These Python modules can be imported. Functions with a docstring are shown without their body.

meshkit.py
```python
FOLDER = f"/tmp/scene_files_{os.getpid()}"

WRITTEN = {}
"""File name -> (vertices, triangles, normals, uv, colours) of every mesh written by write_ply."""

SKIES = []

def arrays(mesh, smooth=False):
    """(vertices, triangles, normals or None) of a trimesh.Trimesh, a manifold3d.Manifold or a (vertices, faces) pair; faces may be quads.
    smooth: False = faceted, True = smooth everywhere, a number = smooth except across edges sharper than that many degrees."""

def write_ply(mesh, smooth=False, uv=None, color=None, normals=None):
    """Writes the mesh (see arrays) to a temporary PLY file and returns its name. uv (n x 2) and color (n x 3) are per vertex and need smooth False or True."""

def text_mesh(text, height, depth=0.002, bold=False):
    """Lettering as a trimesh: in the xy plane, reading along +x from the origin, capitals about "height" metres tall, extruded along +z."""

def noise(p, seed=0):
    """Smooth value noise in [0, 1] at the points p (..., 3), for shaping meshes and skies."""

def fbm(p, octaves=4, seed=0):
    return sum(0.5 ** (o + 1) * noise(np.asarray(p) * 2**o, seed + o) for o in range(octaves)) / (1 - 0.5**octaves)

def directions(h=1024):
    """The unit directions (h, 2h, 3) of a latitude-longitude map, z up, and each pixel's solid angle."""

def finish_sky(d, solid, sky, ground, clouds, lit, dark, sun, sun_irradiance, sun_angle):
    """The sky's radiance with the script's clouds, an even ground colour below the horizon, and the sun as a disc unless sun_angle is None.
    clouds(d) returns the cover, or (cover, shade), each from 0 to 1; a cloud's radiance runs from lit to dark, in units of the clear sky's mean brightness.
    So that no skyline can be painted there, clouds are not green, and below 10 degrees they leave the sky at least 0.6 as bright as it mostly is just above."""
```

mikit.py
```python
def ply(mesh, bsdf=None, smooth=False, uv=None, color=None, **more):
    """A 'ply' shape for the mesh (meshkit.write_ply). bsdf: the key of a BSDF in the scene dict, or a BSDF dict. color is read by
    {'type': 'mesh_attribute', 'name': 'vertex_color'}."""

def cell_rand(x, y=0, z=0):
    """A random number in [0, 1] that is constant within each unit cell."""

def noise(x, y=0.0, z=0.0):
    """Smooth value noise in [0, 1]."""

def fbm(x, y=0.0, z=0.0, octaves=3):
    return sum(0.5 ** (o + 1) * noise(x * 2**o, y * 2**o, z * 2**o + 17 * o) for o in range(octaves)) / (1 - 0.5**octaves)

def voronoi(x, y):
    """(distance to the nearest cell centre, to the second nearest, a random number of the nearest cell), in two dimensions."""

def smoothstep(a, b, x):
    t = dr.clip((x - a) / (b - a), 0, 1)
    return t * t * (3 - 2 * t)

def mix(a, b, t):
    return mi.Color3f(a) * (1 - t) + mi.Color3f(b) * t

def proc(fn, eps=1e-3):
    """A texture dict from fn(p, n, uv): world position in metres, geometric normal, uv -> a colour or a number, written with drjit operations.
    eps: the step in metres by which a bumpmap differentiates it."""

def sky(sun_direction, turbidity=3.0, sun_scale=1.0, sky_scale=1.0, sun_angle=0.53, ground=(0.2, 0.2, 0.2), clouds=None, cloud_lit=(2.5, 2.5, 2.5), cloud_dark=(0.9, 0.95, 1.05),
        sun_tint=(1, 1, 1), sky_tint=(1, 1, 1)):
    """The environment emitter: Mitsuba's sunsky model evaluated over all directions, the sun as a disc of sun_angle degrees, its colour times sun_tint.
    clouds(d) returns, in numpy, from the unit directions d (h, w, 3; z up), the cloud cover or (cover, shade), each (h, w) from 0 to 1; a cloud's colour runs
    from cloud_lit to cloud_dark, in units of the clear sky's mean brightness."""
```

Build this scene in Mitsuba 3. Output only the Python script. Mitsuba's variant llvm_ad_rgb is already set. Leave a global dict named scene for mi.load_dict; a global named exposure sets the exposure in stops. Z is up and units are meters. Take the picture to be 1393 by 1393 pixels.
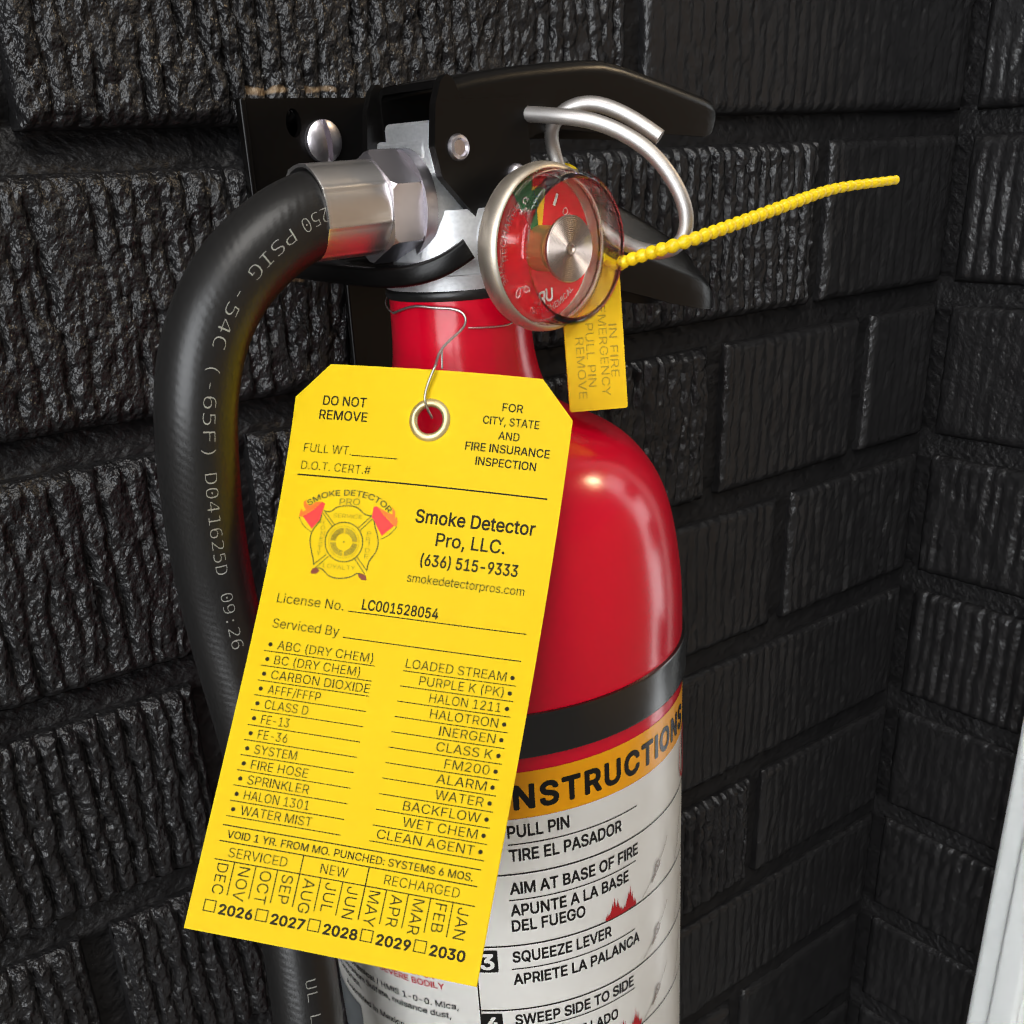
import math, glob, numpy as np, trimesh, shapely, mitsuba as mi, drjit as dr, mikit, meshkit
from shapely import affinity
from shapely.geometry import Polygon, LineString, Point, box as sbox
from shapely.ops import unary_union
import manifold3d as m3
from mikit import proc, noise, fbm, smoothstep, mix

scene, labels = {}, {}
exposure = 0.0
V = lambda *p: np.array(p, float)
T = mi.ScalarTransform4f

# ---------------------------------------------------------------- camera
CAM = V(0.0, -0.295, 0.0)
yaw, pitch, roll, FPX = 0.659, 0.4512, 0.0419, 1489.4
fw = V(math.sin(yaw) * math.cos(pitch), math.cos(yaw) * math.cos(pitch), -math.sin(pitch))
rt0 = V(math.cos(yaw), -math.sin(yaw), 0)
dn0 = np.cross(fw, rt0)
dn = -math.sin(roll) * rt0 + math.cos(roll) * dn0
scene['camera'] = {
    'type': 'perspective', 'fov': math.degrees(2 * math.atan(696.5 / FPX)), 'fov_axis': 'x',
    'principal_point_offset_x': 0.0, 'principal_point_offset_y': -(928.5 - 696.5) / 1393.0,
    'near_clip': 0.01, 'far_clip': 50.0,
    'to_world': T().look_at(origin=CAM.tolist(), target=(CAM + fw).tolist(), up=(-dn).tolist()),
}

# ---------------------------------------------------------------- light: windows left and right, a warm lamp on the right, two added fill panels
scene['ambient'] = {'type': 'constant', 'radiance': {'type': 'rgb', 'value': [0.17, 0.16, 0.15]}}


def lamp(key, pos, target, w, h, rgb, label, cat):
    scene[key] = {'type': 'rectangle',
                  'to_world': T().look_at(origin=list(pos), target=list(target), up=[0, 0, 1]) @ T().scale([w / 2, h / 2, 1]),
                  'emitter': {'type': 'area', 'radiance': {'type': 'rgb', 'value': list(rgb)}},
                  'bsdf': {'type': 'diffuse', 'reflectance': {'type': 'rgb', 'value': [0.1, 0.1, 0.1]}}}
    labels[key] = {'label': label, 'category': cat}


lamp('window', (-1.85, -1.25, 0.50), (0.12, -0.1, -0.08), 1.5, 1.7, (6.6, 6.8, 7.0), 'tall bright window at the left, outside the picture', 'window')
lamp('overhead_softbox', (-0.30, -1.05, 1.65), (0.15, -0.12, -0.05), 1.0, 1.0, (6.6, 6.4, 6.1), 'added square white softbox overhead, out of view, lighting the front evenly', 'lamp')  # added softbox: diffuse light from above, kept out of the cylinder's reflections
lamp('window_001', (1.30, -0.395, -0.10), (0.17, -0.1, -0.10), 0.25, 2.2, (2.6, 2.7, 2.75), 'narrow bright window at the right, beyond the white door casing', 'window')
lamp('warm_fill_panel', (1.75, -1.95, -0.2), (0.16, -0.1, -0.05), 2.6, 2.2, (0.28, 0.18, 0.10), 'added warm glowing panel, out of view, standing in for the warm room at the right', 'lamp')  # added glow in place of a warm wooden interior, for the metal's reflections
lamp('ceiling_lamp', (1.245, -0.495, 0.90), (0.17, -0.11, -0.07), 0.10, 0.17, (85, 61, 34), 'small warm ceiling lamp above and in front of the extinguisher', 'lamp')

# ---------------------------------------------------------------- materials


def rgbt(v):
    return {'type': 'rgb', 'value': list(v)}


def principled(col, rough=0.4, **k):
    return {'type': 'twosided', 'bsdf': {'type': 'principled', 'base_color': col if isinstance(col, dict) else rgbt(col), 'roughness': rough, **k}}


def conductor(mat, alpha, spec=None):
    d = {'type': 'roughconductor', 'material': mat, 'alpha': alpha, 'distribution': 'ggx'}
    if spec:
        d['specular_reflectance'] = rgbt(spec)
    return {'type': 'twosided', 'bsdf': d}


def bumped(inner, fn, scale=1.0, eps=1e-4):
    return {'type': 'twosided', 'bsdf': {'type': 'bumpmap', 'arbitrary': proc(fn, eps), 'scale': scale, 'bsdf': inner}}


def paint_col(p, n, uv):
    g = fbm(p.x * 180, p.y * 180, p.z * 60, 3)
    c = mix((0.0075, 0.0072, 0.0078), (0.0160, 0.0155, 0.0160), g)
    # paint knocked off along the edges of the bracket plate: bare tan brick
    top = dr.exp(-dr.square((p.z - 0.0168) / 0.0017)) * smoothstep(0.143, 0.150, p.x) * (1 - smoothstep(0.176, 0.184, p.x))
    low = dr.exp(-dr.square((p.z + 0.0285) / 0.0030)) * smoothstep(0.149, 0.155, p.x) * (1 - smoothstep(0.165, 0.170, p.x))
    m = smoothstep(0.42, 0.62, dr.maximum(top * 0.8, low * 0.8) * (0.02 + 1.35 * noise(p.x * 210, p.y * 200, p.z * 330)))
    tan = mix((0.12, 0.075, 0.04), (0.30, 0.21, 0.12), noise(p.x * 900, p.y * 900, p.z * 900))
    return mix(c, tan, m)


def paint_rough(p, n, uv):
    return 0.22 + 0.28 * fbm(p.x * 260, p.y * 260, p.z * 120, 2)


scene['black_wall_paint'] = bumped({'type': 'principled', 'base_color': proc(paint_col), 'roughness': proc(paint_rough), 'specular': 0.5},
                                   lambda p, n, uv: (fbm(p.x * 850, p.y * 850, p.z * 600, 3) - 0.5) * 0.0011 * (1 - 0.6 * smoothstep(0.2, 0.3, p.x)))
scene['black_mortar_paint'] = bumped({'type': 'principled', 'base_color': proc(lambda p, n, uv: mix((0.0045, 0.0043, 0.0047), (0.0115, 0.011, 0.0115), fbm(p.x * 90, p.y * 90, p.z * 90, 3))),
                                      'roughness': 0.5, 'specular': 0.3}, lambda p, n, uv: (fbm(p.x * 420, p.y * 420, p.z * 420, 4) - 0.5) * 0.0013)


def gloss(col, alpha, ior=1.5):
    return {'type': 'twosided', 'bsdf': {'type': 'roughplastic', 'diffuse_reflectance': rgbt(col), 'alpha': alpha, 'int_ior': ior, 'nonlinear': True, 'distribution': 'ggx'}}


scene['red_enamel'] = gloss((0.80, 0.002, 0.050), 0.035, 1.58)
scene['black_enamel'] = gloss((0.005, 0.0044, 0.0042), 0.10, 1.35)
scene['cast_aluminium'] = {'type': 'twosided', 'bsdf': {'type': 'principled', 'base_color': proc(lambda p, n, uv: mix((0.50, 0.51, 0.52), (0.66, 0.67, 0.68), fbm(p.x * 1400, p.y * 1400, p.z * 1400, 2))), 'metallic': 0.75, 'roughness': 0.47, 'specular': 0.5}}
scene['plated_steel'] = conductor('Cr', 0.12, (1, 1, 1))
scene['ferrule_steel'] = conductor('Al', 0.13, (0.86, 0.84, 0.82))
scene['brushed_steel'] = conductor('Al', 0.24, (0.76, 0.68, 0.56))
scene['wire_steel'] = conductor('Al', 0.25, (0.62, 0.60, 0.58))
scene['thin_wire'] = conductor('Al', 0.2, (0.7, 0.68, 0.66))
scene['hose_rubber'] = {'type': 'twosided', 'bsdf': {'type': 'bumpmap', 'arbitrary': proc(lambda p, n, uv: (dr.sin(uv.x * 3400 + uv.y * 16) * 0.6 + noise(uv.x * 700, uv.y * 12)) * 0.000014, 1e-4), 'scale': 1.0,
                                                  'bsdf': {'type': 'principled', 'base_color': rgbt((0.0105, 0.010, 0.0098)), 'roughness': 0.36, 'specular': 0.5}}}
scene['hose_print'] = principled((0.30, 0.30, 0.27), 0.7, specular=0.2)
scene['gasket_rubber'] = principled((0.008, 0.008, 0.008), 0.35)
scene['tag_card'] = {'type': 'twosided', 'bsdf': {'type': 'bumpmap', 'arbitrary': proc(lambda p, n, uv: fbm(p.x * 1600, p.y * 1600, p.z * 1600, 2) * 0.00003, 1e-4), 'scale': 1.0, 'bsdf': {
    'type': 'principled', 'base_color': proc(lambda p, n, uv: mix((0.72, 0.49, 0.0012), (0.79, 0.545, 0.0015), fbm(p.x * 45, p.y * 45, p.z * 45, 4))), 'roughness': 0.55, 'specular': 0.2}}}
scene['tag_ink'] = principled((0.020, 0.012, 0.003), 0.6, specular=0.2)
scene['tag_ink_light'] = principled((0.055, 0.036, 0.004), 0.55)
scene['tag_ink_olive'] = principled((0.24, 0.17, 0.004), 0.55)
scene['tag_ink_red'] = principled((0.80, 0.035, 0.03), 0.5)
scene['tag_ink_orange'] = principled((0.86, 0.16, 0.005), 0.5)
scene['tag_ink_brown'] = principled((0.20, 0.035, 0.01), 0.5)
scene['eyelet_brass'] = conductor('Al', 0.25, (0.95, 0.82, 0.45))
scene['seal_plastic'] = principled((0.86, 0.60, 0.008), 0.32, specular=0.5)
scene['seal_flag_plastic'] = principled((0.80, 0.50, 0.004), 0.33, specular=0.5)
scene['seal_emboss'] = principled((0.36, 0.215, 0.012), 0.4)
scene['label_white'] = gloss((0.86, 0.85, 0.82), 0.09)
scene['label_yellow'] = gloss((0.95, 0.57, 0.004), 0.09)
scene['label_black'] = gloss((0.012, 0.011, 0.010), 0.09)
scene['label_strap'] = gloss((0.012, 0.011, 0.010), 0.06, 1.75)
scene['label_grey'] = gloss((0.34, 0.36, 0.37), 0.09)
scene['label_red'] = gloss((0.62, 0.02, 0.03), 0.09)
scene['label_pictogram'] = gloss((0.40, 0.32, 0.27), 0.09)
scene['dial_red'] = principled((0.72, 0.012, 0.022), 0.45)
scene['dial_green'] = principled((0.015, 0.13, 0.035), 0.45)
scene['dial_yellow'] = principled((0.80, 0.45, 0.01), 0.45)
scene['dial_white'] = principled((0.75, 0.68, 0.66), 0.5)
scene['hub_brass'] = principled((0.46, 0.27, 0.10), 0.35, metallic=0.75)
scene['turned_steel'] = conductor('Al', 0.14, (0.56, 0.48, 0.43))
scene['clear_plastic'] = {'type': 'dielectric', 'int_ior': 1.49, 'ext_ior': 1.0}
scene['clear_pane'] = {'type': 'thindielectric', 'int_ior': 1.45, 'ext_ior': 1.0}
scene['white_plastic'] = principled((0.70, 0.69, 0.66), 0.35)
scene['white_door_paint'] = principled(proc(lambda p, n, uv: mix((0.74, 0.77, 0.755), (0.84, 0.86, 0.845), fbm(p.x * 30, p.y * 30, p.z * 7, 3))), 0.42, specular=0.5)

# ---------------------------------------------------------------- helpers
used = {}


def key_of(name, parent=None):
    base = (parent + '__' if parent else '') + name
    n = used.get(base, -1) + 1
    used[base] = n
    return base if n == 0 else f'{base}_{n:03d}'


def obj(name, mesh, bsdf, parent=None, smooth=False, label=None, cat=None, group=None, kind=None, uv=None):
    k = key_of(name, parent)
    scene[k] = mikit.ply(mesh, bsdf, smooth=smooth, uv=uv)
    d = {a: b for a, b in (('label', label), ('category', cat), ('group', group), ('kind', kind)) if b}
    if d:
        labels[k] = d
    return k


def thing(name, label, cat, **k):
    key = key_of(name)
    labels[key] = {'label': label, 'category': cat, **k}
    return key


def man(m):
    mm = m.to_mesh()
    return trimesh.Trimesh(mm.vert_properties[:, :3], mm.tri_verts, process=False)


def revolve(profile, seg=96):
    """profile [(r,h)] from bottom to top, axis z; closed at r=0 ends if given."""
    pr = np.array(profile, float)
    a = np.linspace(0, 2 * np.pi, seg, endpoint=False)
    v = np.stack([pr[:, None, 0] * np.cos(a), pr[:, None, 0] * np.sin(a), np.repeat(pr[:, 1:2], seg, 1)], -1).reshape(-1, 3)
    f = []
    for i in range(len(pr) - 1):
        j = np.arange(seg)
        A, B = i * seg + j, i * seg + (j + 1) % seg
        f.append(np.stack([A, B, B + seg, A + seg], 1))
    f = np.vstack(f)
    return trimesh.Trimesh(v, np.vstack([f[:, [0, 1, 2]], f[:, [0, 2, 3]]]), process=False)


def arc(cx, cy, r, a0, a1, n=8):
    return [(cx + r * math.cos(math.radians(t)), cy + r * math.sin(math.radians(t))) for t in np.linspace(a0, a1, n)]


def spline(pts, n):
    from scipy.interpolate import CubicSpline
    pts = np.array(pts, float)
    t = np.concatenate([[0], np.cumsum(np.linalg.norm(np.diff(pts[:, :3], axis=0), axis=1) ** 0.5)])
    return CubicSpline(t, pts, bc_type='natural')(np.linspace(0, t[-1], n))


def frames(path):
    t = np.gradient(path, axis=0)
    t /= np.linalg.norm(t, axis=1, keepdims=True)
    n = np.zeros_like(t)
    h = V(0, -1, 0) if abs(t[0][1]) < 0.8 else V(0, 0, 1)
    n[0] = h - t[0] * (h @ t[0])
    n[0] /= np.linalg.norm(n[0])
    for i in range(1, len(t)):
        v = n[i - 1] - t[i] * (n[i - 1] @ t[i])
        n[i] = v / np.linalg.norm(v)
    return t, n, np.cross(t, n)


def tube(path, r, seg=20, caps=True):
    path = np.asarray(path, float)
    t, n, b = frames(path)
    r = np.broadcast_to(np.asarray(r, float), (len(path),))
    a = np.linspace(0, 2 * np.pi, seg, endpoint=False)
    v = path[:, None] + r[:, None, None] * (np.cos(a)[None, :, None] * n[:, None] + np.sin(a)[None, :, None] * b[:, None])
    v = v.reshape(-1, 3)
    j = np.arange(seg)
    f = np.vstack([np.stack([i * seg + j, i * seg + (j + 1) % seg, (i + 1) * seg + (j + 1) % seg, (i + 1) * seg + j], 1) for i in range(len(path) - 1)])
    f = np.vstack([f[:, [0, 1, 2]], f[:, [0, 2, 3]]])
    if caps:
        v = np.vstack([v, path[:1], path[-1:]])
        m = len(v)
        f = np.vstack([f, np.stack([(j + 1) % seg, j, np.full(seg, m - 2)], 1), np.stack([(len(path) - 1) * seg + j, (len(path) - 1) * seg + (j + 1) % seg, np.full(seg, m - 1)], 1)])
    return trimesh.Trimesh(v, f, process=False)


def loft(sections, closed=True):
    """sections: list of (n,3) closed loops; capped by fans."""
    S = np.array(sections)
    m, n = S.shape[:2]
    v = S.reshape(-1, 3)
    j = np.arange(n)
    f = np.vstack([np.stack([i * n + j, i * n + (j + 1) % n, (i + 1) * n + (j + 1) % n, (i + 1) * n + j], 1) for i in range(m - 1)])
    f = np.vstack([f[:, [0, 1, 2]], f[:, [0, 2, 3]]])
    return trimesh.Trimesh(v, f, process=False)


def rbox(lo, hi, r):
    lo, hi = np.array(lo, float) + r, np.array(hi, float) - r
    s = m3.Manifold.sphere(r, 12)
    return m3.Manifold.batch_hull([s.translate([float(x), float(y), float(z)]) for x in (lo[0], hi[0]) for y in (lo[1], hi[1]) for z in (lo[2], hi[2])])


def cyl_between(p0, p1, r, seg=48, r2=None):
    p0, p1 = np.array(p0, float), np.array(p1, float)
    d = p1 - p0
    L = np.linalg.norm(d)
    d /= L
    m = m3.Manifold.cylinder(L, r, r if r2 is None else r2, seg)
    R = rot_z_to(d)
    return m.transform(np.hstack([R, p0[:, None]]))


def rot_z_to(d):
    d = np.array(d, float) / np.linalg.norm(d)
    h = V(0, 0, 1) if abs(d[2]) < 0.9 else V(1, 0, 0)
    x = np.cross(h, d)
    x /= np.linalg.norm(x)
    return np.stack([x, np.cross(d, x), d], 1)


def refine2d(poly, size):
    v, f = trimesh.creation.triangulate_polygon(poly, engine='earcut')
    if size:
        v3, f = trimesh.remesh.subdivide_to_size(np.column_stack([v, np.zeros(len(v))]), f, size, max_iter=12)
        v = v3[:, :2]
    a, b, c = v[f[:, 0]], v[f[:, 1]], v[f[:, 2]]
    neg = ((b - a)[:, 0] * (c - a)[:, 1] - (b - a)[:, 1] * (c - a)[:, 0]) < 0
    f = np.array(f)
    f[neg] = f[neg][:, ::-1]
    return v, f


# ------------- lettering: outlines of the glyphs as flat polygons, capitals 1 high
from PIL import Image, ImageDraw, ImageFont
FONTS = {n: ImageFont.truetype(glob.glob(f'/opt/blender-*/*/datafiles/fonts/{f}')[0], 128) for n, f in (('sans', 'Inter.woff2'), ('mono', 'DejaVuSansMono.woff2'))}
CAPPX = {}
GLYPH = {}


def glyph(ch, font='sans', bold=0.0):
    k = (ch, font, bold)
    if k not in GLYPH:
        F = FONTS[font]
        if font not in CAPPX:
            bb = F.getbbox('H', anchor='ls')
            CAPPX[font] = -bb[1]
        x0, y0, x1, y1 = F.getbbox(ch, anchor='ls')
        if ch == ' ' or x1 <= x0:
            GLYPH[k] = Polygon()
        else:
            im = Image.new('L', (x1 - x0 + 8, y1 - y0 + 8))
            ImageDraw.Draw(im).text((4 - x0, 4 - y0), ch, 255, F, anchor='ls')
            on = np.pad(np.asarray(im) > 127, ((0, 0), (1, 1))).astype(np.int8)
            rows, st = np.nonzero(np.diff(on, axis=1) == 1)
            en = np.nonzero(np.diff(on, axis=1) == -1)[1]
            sh = shapely.union_all(shapely.box(st, -rows - 1, en, -rows)).buffer(0.8).buffer(-0.8).simplify(0.75)
            s = 1.0 / CAPPX[font]
            sh = affinity.affine_transform(sh, [s, 0, 0, s, (x0 - 4) * s, (4 - y0) * s])
            if ch == 'I' and font == 'sans':      # a plain upright stroke
                sh = sbox(0.085, 0.0, 0.085 + 0.155, 1.0)
            if bold:
                sh = sh.buffer(bold, quad_segs=2).simplify(0.006)
            GLYPH[k] = sh
    return GLYPH[k]


def text_polys(text, cap, width=None, font='sans', bold=0.0, track=0.0):
    """list of polygons of the line from the origin, and its width; with width= the line is stretched to it."""
    F = FONTS[font]
    glyph('H', font, bold)
    s = 1.0 / CAPPX[font]
    out = []
    for i, ch in enumerate(text):
        x = F.getlength(text[:i + 1]) - F.getlength(ch)
        if font == 'sans':
            x -= text[:i].count('I') * (F.getlength('I') - 0.325 * CAPPX[font])
        g = glyph(ch, font, bold)
        if not g.is_empty:
            out.append(affinity.translate(g, x * s + track * i, 0))
    b = np.array([g.bounds for g in out])
    x0, x1 = b[:, 0].min(), b[:, 2].max()
    sx = cap if width is None else width / (x1 - x0)
    return [affinity.affine_transform(g, [sx, 0, 0, cap, -x0 * sx, 0]) for g in out], (x1 - x0) * sx


def polys_mesh(polys, fn, size=0.0):
    vs, fs, at = [], [], 0
    for g in polys:
        for h in getattr(g, 'geoms', [g]):
            if h.is_empty or h.area <= 0:
                continue
            v, f = refine2d(h, size)
            vs.append(fn(v))
            fs.append(f + at)
            at += len(v)
    return trimesh.Trimesh(np.vstack(vs), np.vstack(fs), process=False)


# ================================================================ walls of painted brick
Z1, P, JW = 0.0041, 0.070, 0.0094     # first bed joint, course, joint width
XC = 0.489                            # the inside corner


def nz(u, v, s, seed, o=3):
    return meshkit.fbm(np.stack([u * s[0], v * s[1], np.full_like(u, seed * 3.7)], -1), o, seed)


def brick_patch(w, h, seed, du, dv, style, deep=1.0):
    """grid of (u, v, height), heights in metres above the brick's edge plane."""
    nu, nv = max(8, int(w / du)), max(8, int(h / dv))
    u, v = np.meshgrid(np.linspace(0, w, nu), np.linspace(0, h, nv), indexing='ij')
    r = np.random.default_rng(seed)
    per = r.uniform(0.0056, 0.0066)
    warp = (nz(u, v, (60, 25), seed, 2) - 0.5) * 0.0046 + (nz(u, v, (320, 150), seed + 5, 2) - 0.5) * 0.0020
    ph = (u + warp) / per + r.uniform()
    tri = np.abs((ph % 1.0) - 0.5) * 2
    slot = 0.13 + 0.10 * nz(u, v, (150, 60), seed + 3, 2)
    ridge = np.clip((tri - slot) / 0.26, 0, 1)
    ridge = ridge * ridge * (3 - 2 * ridge)
    broken = np.clip(nz(u, v, (210, 85), seed + 11, 3) * 3.2 - 1.05, 0, 1)
    lumps = nz(u, v, (430, 210), seed + 17, 3)
    fine = nz(u, v, (900, 700), seed + 23, 2)
    pits = np.clip(0.40 - nz(u, v, (420, 190), seed + 29, 2), 0, 1) * 5
    amp = {'comb': 0.0026, 'rough': 0.0022, 'fine': 0.0012}[style]
    brk = {'comb': 0.35, 'rough': 0.8, 'fine': 0.5}[style]
    hh = amp * (ridge - 1) * (1 - brk * broken) + amp + {'comb': 0.0022, 'rough': 0.0028, 'fine': 0.0013}[style] * (lumps - 0.5) + 0.0009 * (fine - 0.5) - 0.0011 * np.clip(pits, 0, 1)
    hh = hh * deep
    drip = np.clip(nz(u, v, (240, 45), seed + 31, 2) * 3 - 1.9, 0, 1)
    hh = hh + 0.0009 * drip
    edge = np.minimum(np.minimum(u, w - u), np.minimum(v, h - v)) + (nz(u, v, (300, 300), seed + 41, 2) - 0.5) * 0.0022
    k = np.clip(edge / 0.0034, 0, 1)
    hh = 0.0009 + hh * (0.35 + 0.65 * k) - 0.0022 * (1 - k) ** 2
    return u, v, hh


def brick_mesh(w, h, seed, du, dv, style, place, deep=1.0):
    u, v, hh = brick_patch(w, h, seed, du, dv, style, deep)
    nu, nv = u.shape
    back = np.full(1, -0.012)
    pts = [np.stack([u, v, hh], -1).reshape(-1, 3)]
    idx = np.arange(nu * nv).reshape(nu, nv)
    q = np.stack([idx[:-1, :-1], idx[1:, :-1], idx[1:, 1:], idx[:-1, 1:]], -1).reshape(-1, 4)
    rim = np.concatenate([idx[:, 0], idx[-1, 1:], idx[-2::-1, -1], idx[0, -2:0:-1]])
    ring = pts[0][rim].copy()
    ring[:, 2] = -0.012
    n0 = nu * nv
    m = len(rim)
    j = np.arange(m)
    sk = np.stack([rim[j], n0 + j, n0 + (j + 1) % m, rim[(j + 1) % m]], 1)
    f = np.vstack([q, sk])
    f = np.vstack([f[:, [0, 1, 2]], f[:, [0, 2, 3]]])
    return trimesh.Trimesh(place(np.vstack([pts[0], ring])), f, process=False)


def mortar_mesh(u0, u1, v0, v1, place, seed, fill, step=0.0042):
    nu, nv = int((u1 - u0) / step), int((v1 - v0) / (step * 0.55))
    u, v = np.meshgrid(np.linspace(u0, u1, nu), np.linspace(v0, v1, nv), indexing='ij')
    d = (v - Z1 + P / 2) % P - P / 2          # height in the joint, -/+ around its middle
    hh = (-0.0044 + 0.0022 * np.clip(-d / (JW / 2), -1, 1) * (np.abs(d) < JW)) * fill(u) + 0.0026 * np.sqrt(fill(u)) * (nz(u, v, (140, 220), seed, 3) - 0.5)
    idx = np.arange(nu * nv).reshape(nu, nv)
    q = np.stack([idx[:-1, :-1], idx[1:, :-1], idx[1:, 1:], idx[:-1, 1:]], -1).reshape(-1, 4)
    f = np.vstack([q[:, [0, 1, 2]], q[:, [0, 2, 3]]])
    return trimesh.Trimesh(place(np.stack([u, v, hh], -1).reshape(-1, 3)), f, process=False)


HEADS = {-2: [-0.12, 0.085, 0.29], -1: [-0.02, 0.185, 0.39], 0: [-0.12, 0.0855, 0.2895], 1: [-0.022, 0.182, 0.394], 2: [-0.07, 0.131, 0.336, 0.4326], 3: [-0.09, 0.111, 0.25, 0.3853],
         4: [-0.14, 0.0626, 0.268], 5: [-0.03, 0.172, 0.378], 6: [-0.13, 0.075, 0.28], 7: [-0.03, 0.17, 0.375], 8: [-0.13, 0.08, 0.29], 9: [-0.03, 0.17, 0.38], 10: [-0.13, 0.08, 0.285]}
STYLE = {(0, 1): 'comb', (2, 0): 'rough', (3, 1): 'comb', (3, 0): 'comb'}
wall = thing('brick_wall', 'black painted combed brick wall behind the extinguisher', 'wall')
side = thing('brick_wall', 'black painted brick side wall meeting the other wall at the inside corner', 'wall')
main_at = lambda q: np.stack([q[:, 0], -q[:, 2], q[:, 1]], 1)
side_at = lambda q: np.stack([XC - q[:, 2], -q[:, 0], q[:, 1]], 1)
rng = np.random.default_rng(4)
obj('mortar', mortar_mesh(-0.25, XC + 0.01, -0.80, 0.16, main_at, 3, lambda u: 1 - 0.45 * np.clip((u - 0.20) / 0.10, 0, 1)), 'black_mortar_paint', wall, smooth=True)
obj('mortar', mortar_mesh(-0.01, 0.112, -0.80, 0.16, side_at, 8, lambda u: np.full_like(u, 0.50)), 'black_mortar_paint', side, smooth=True)
seed = 100
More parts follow.
